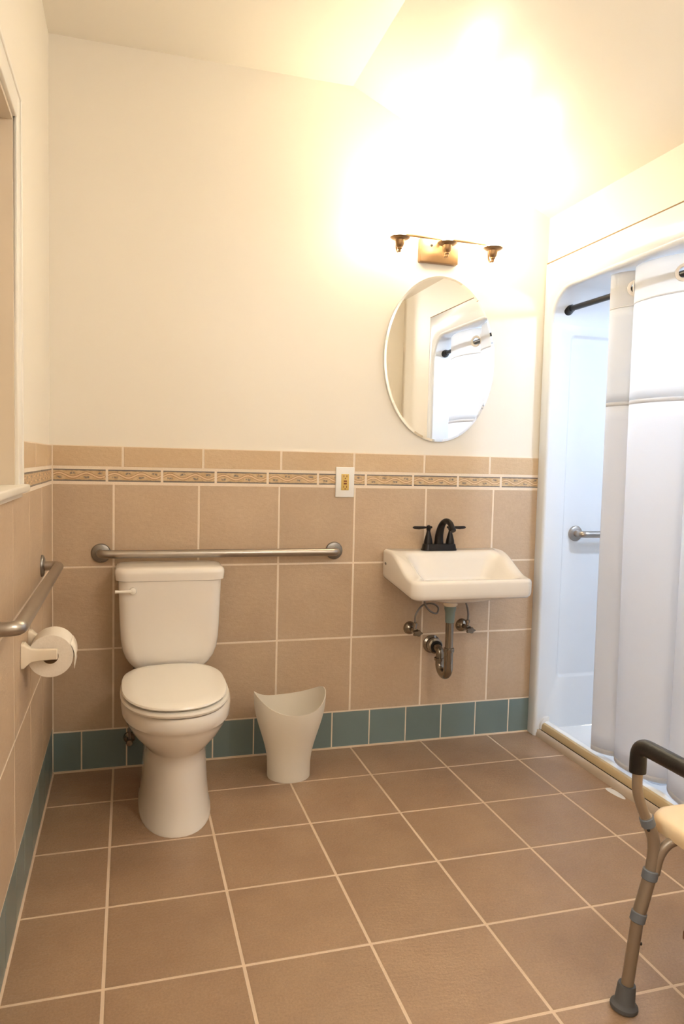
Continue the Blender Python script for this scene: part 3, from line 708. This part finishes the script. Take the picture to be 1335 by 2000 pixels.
# ------------------------------------------------------------------ oval mirror
MX, MZ, MA, MBh = 1.6045, 1.7245, .263, .362
mi = empty('mirror', (MX, 0, MZ), 'large oval mirror with a thin clear rim on the wall above the sink', 'mirror')
def oval(a, c, y, n=96): return [Vector((MX+a*math.cos(2*PI*i/n), y, MZ+c*math.sin(2*PI*i/n))) for i in range(n)]
b = MB(); b.loft([oval(MA, MBh, .008), oval(MA, MBh, -.0055)]); b.build('backing', 'mirror_backing', mi)
b = MB(); b.loft([oval(MA, MBh, -.0057), oval(MA-.0005, MBh-.0005, -.0075), oval(MA-.010, MBh-.010, -.0085)], False, True); b.build('glass', 'mirror_glass', mi, smooth=2)

# ------------------------------------------------------------------ vanity light
vl = empty('vanity_light', (1.577, 0, 2.187), 'three-lamp bronze vanity light glowing above the oval mirror', 'wall lamp')
b = MB(); b.box(1.488, 1.667, -.022, .008, 2.137, 2.238, .004); pl = b.build('back_plate', 'bronze_light', vl)
b = MB(); b.lathe([(.006, 0), (.005, .004), (.0005, .005)], (1.54, -.0215, 2.208), (0, -1, 0), 12); b.build('cap_screw', 'bronze_dark', pl)
b = MB(); b.tube([(1.577, -.02, 2.222), (1.577, -.075, 2.222)], .009, 12); b.build('bracket', 'bronze_light', vl)
b = MB(); b.tube([(1.345, -.078, 2.221), (1.80, -.078, 2.221)], .0055, 10); b.build('crossbar', 'bronze_light', vl)
for cx in (1.357, 1.570, 1.783):
    lamp = empty('lamp_arm', (cx, -.12, 2.14), None, None); lamp.parent = vl; lamp.location = Vector((cx, -.12, 2.14))-wloc(vl)
    WLOC[lamp.name] = Vector((cx, -.12, 2.14))
    b = MB(); b.lathe([(.0005, 2.134), (.006, 2.138), (.006, 2.146), (.010, 2.150), (.010, 2.155), (.015, 2.160), (.0185, 2.172), (.020, 2.184), (.030, 2.186), (.040, 2.192), (.0415, 2.195), (.038, 2.196), (.0005, 2.193)], (cx, -.12, 0), n=26); b.build('lamp_cup', 'bronze_light', lamp)
    b = MB(); b.tube(catmull([(cx, -.078, 2.221), (cx, -.078, 2.195), (cx, -.080, 2.165), (cx, -.090, 2.147), (cx, -.105, 2.142), (cx, -.118, 2.146)], 5), .004, 10); b.build('scroll_arm', 'bronze_light', lamp)
    b = MB(); b.lathe([(.018, 2.194), (.020, 2.205), (.030, 2.214), (.044, 2.228), (.052, 2.25), (.055, 2.28), (.057, 2.315), (.061, 2.33), (.058, 2.33), (.054, 2.31), (.050, 2.25), (.03, 2.22), (.0005, 2.21)], (cx, -.12, 0), n=30); b.build('glass_shade', 'vanity_glow', lamp)

# ------------------------------------------------------------------ unseen pendant lamp, added as fill light for the room
LX, LY = 1.45, -2.75
cl = empty('fill_lamp', (LX, LY, zc(LX)), 'round opal pendant lamp added out of view as fill light', 'added fill lamp')
b = MB(); b.lathe([(.0005, 0), (.055, .03), (.055, -.03), (.02, -.045), (.0005, -.045)], (LX, LY, zc(LX)), n=28, cap0=False, cap1=False); b.build('canopy', 'bronze_light', cl)
b = MB(); b.tube([(LX, LY, zc(LX)-.04), (LX, LY, 2.50)], .006, 10); b.build('stem', 'bronze_light', cl)
b = MB(); b.lathe([(.13*math.sin(t)+.0005, .13*math.cos(t)) for t in [PI*i/16 for i in range(17)]], (LX, LY, 2.385), n=32); b.build('globe', 'fill_glow', cl)

# ------------------------------------------------------------------ shower chair (only its far left leg, arm and seat corner are in frame)
ch = empty('shower_chair', (1.68, -1.85, 0), 'beige shower chair with black foam arm and grey-tipped legs at the right edge', 'shower chair')
CXM = 1.68
def mir(p, mx, my):
    x, y, z = p; return (2*CXM-x if mx else x, 2*-1.86-y if my else y, z)
for mx in (False, True):
    for my in (False, True):
        q = lambda *p: mir(p, mx, my)
        leg = [q(1.404, -1.655, .012), q(1.428, -1.657, .225), q(1.4565, -1.66, .335)]
        b = MB(); b.tube([leg[0], leg[1]], .0142, 16); lg = b.build('leg', 'chair_tube', ch)
        b = MB(); b.tube([q(1.427, -1.657, .218), q(1.453, -1.66, .32)], .0152, 16); b.build('upper_leg', 'chair_tube', lg)
        b = MB(); b.tube(catmull([q(1.452, -1.66, .315), q(1.459, -1.66, .37), q(1.455, -1.66, .41), q(1.440, -1.66, .445), q(1.432, -1.66, .465)], 5), .0140, 16); b.build('leg_bend', 'chair_tube', lg)
        b = MB(); b.tube(catmull([q(1.462, -1.664, .325), q(1.470, -1.668, .37), q(1.490, -1.675, .40), q(1.53, -1.69, .418)], 5), .0115, 14); b.build('seat_strut', 'chair_tube', lg)
        for (c, d, r) in (((1.4285, -1.657, .222), (.026, 0, .1), .0178), ((1.4525, -1.66, .322), (.02, 0, .1), .0182), ((1.437, -1.66, .452), (-.04, 0, .1), .0165)):
            ax = Vector(d); ax.x *= (-1 if mx else 1)
            b = MB(); b.lathe([(r*.9, -.012), (r, -.010), (r, .010), (r*.9, .012)], q(*c), ax, 20); b.build('collar', 'chair_collar', lg)
        for (c, d) in (((1.4435, -1.66, .436), (-.7, -.7, 0)), ((1.4575, -1.66, .352), (.75, -.65, 0)), ((1.4207, -1.656, .16), (.75, -.65, 0))):
            ax = Vector((d[0]*(-1 if mx else 1), d[1]*(-1 if my else 1), 0))
            b = MB(); b.lathe([(.0036, .008), (.0036, .017), (.001, .0185)], q(*c), ax, 10); b.build('button', 'dark_gap', lg)
        b = MB(); b.lathe([(.031, 0), (.032, .004), (.031, .009), (.026, .013), (.023, .018), (.0205, .055), (.0195, .058), (.012, .058)], q(1.403, -1.655, .0015), (.024*(-1 if mx else 1), 0, .24), 24); b.build('rubber_tip', 'rubber_grey', lg)
    q = lambda *p: mir(p, mx, False)
    path = bend([q(1.437, -1.66, .45), q(1.416, -1.66, .495), q(1.4035, -1.66, .53), q(1.403, -1.66, .637), q(1.420, -2.06, .637), q(1.403, -2.06, .53), q(1.416, -2.06, .495), q(1.437, -2.06, .45)], [.03, .03, .055, .055, .03, .03], 7)
    b = MB(); b.tube(path, .0118, 14); arm = b.build('arm_tube', 'chair_tube', ch)
    foam = bend([q(1.403, -1.66, .572), q(1.403, -1.66, .637), q(1.420, -2.06, .637), q(1.403, -2.06, .572)], .055, 8)
    b = MB(); b.tube(foam, .0188, 18); b.build('foam_grip', 'foam_black', arm)
b = MB(); SQ = lambda i, z: rrect(1.486+i, 2*CXM-1.486-i, -2.135+i, -1.585-i, .06, z, 8)
b.loft([SQ(.014, .404), SQ(.003, .408), SQ(.0, .418), SQ(.0, .432), SQ(.005, .442), SQ(.016, .447), SQ(.05, .447), SQ(.09, .4425), SQ(.14, .441)]); b.build('seat', 'chair_seat', ch, smooth=50)
for y in (-1.70, -2.02):
    b = MB(); b.tube([(1.51, y, .408), (1.85, y, .408)], .0115, 12); b.build('seat_rail', 'chair_tube', ch)

# small wooden stool beyond the chair leg (a sliver shows at the frame's corner)
st = empty('step_stool', (1.62, -1.82, 0), 'small brown wooden stool at the lower right corner by the shower chair', 'stool')
for (x, y) in ((1.513, -1.722), (1.70, -1.722), (1.513, -1.93), (1.70, -1.93)):
    b = MB(); b.box(x, x+.035, y-.035, y, .0005, .19, .003); b.build('leg', 'stained_wood', st)
b = MB(); b.box(1.505, 1.745, -1.975, -1.712, .19, .212, .004); b.build('stool_top', 'stained_wood', st)

# white blot on the floor tile by the shower threshold
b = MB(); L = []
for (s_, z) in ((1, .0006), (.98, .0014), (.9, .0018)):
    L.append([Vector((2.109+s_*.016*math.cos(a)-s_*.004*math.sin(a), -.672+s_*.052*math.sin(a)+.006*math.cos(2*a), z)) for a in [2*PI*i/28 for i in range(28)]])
b.loft(L); tag(b.build('white_blot', 'caulk_blot_white'), 'thin white blot on the floor tile beside the shower threshold', 'smear')
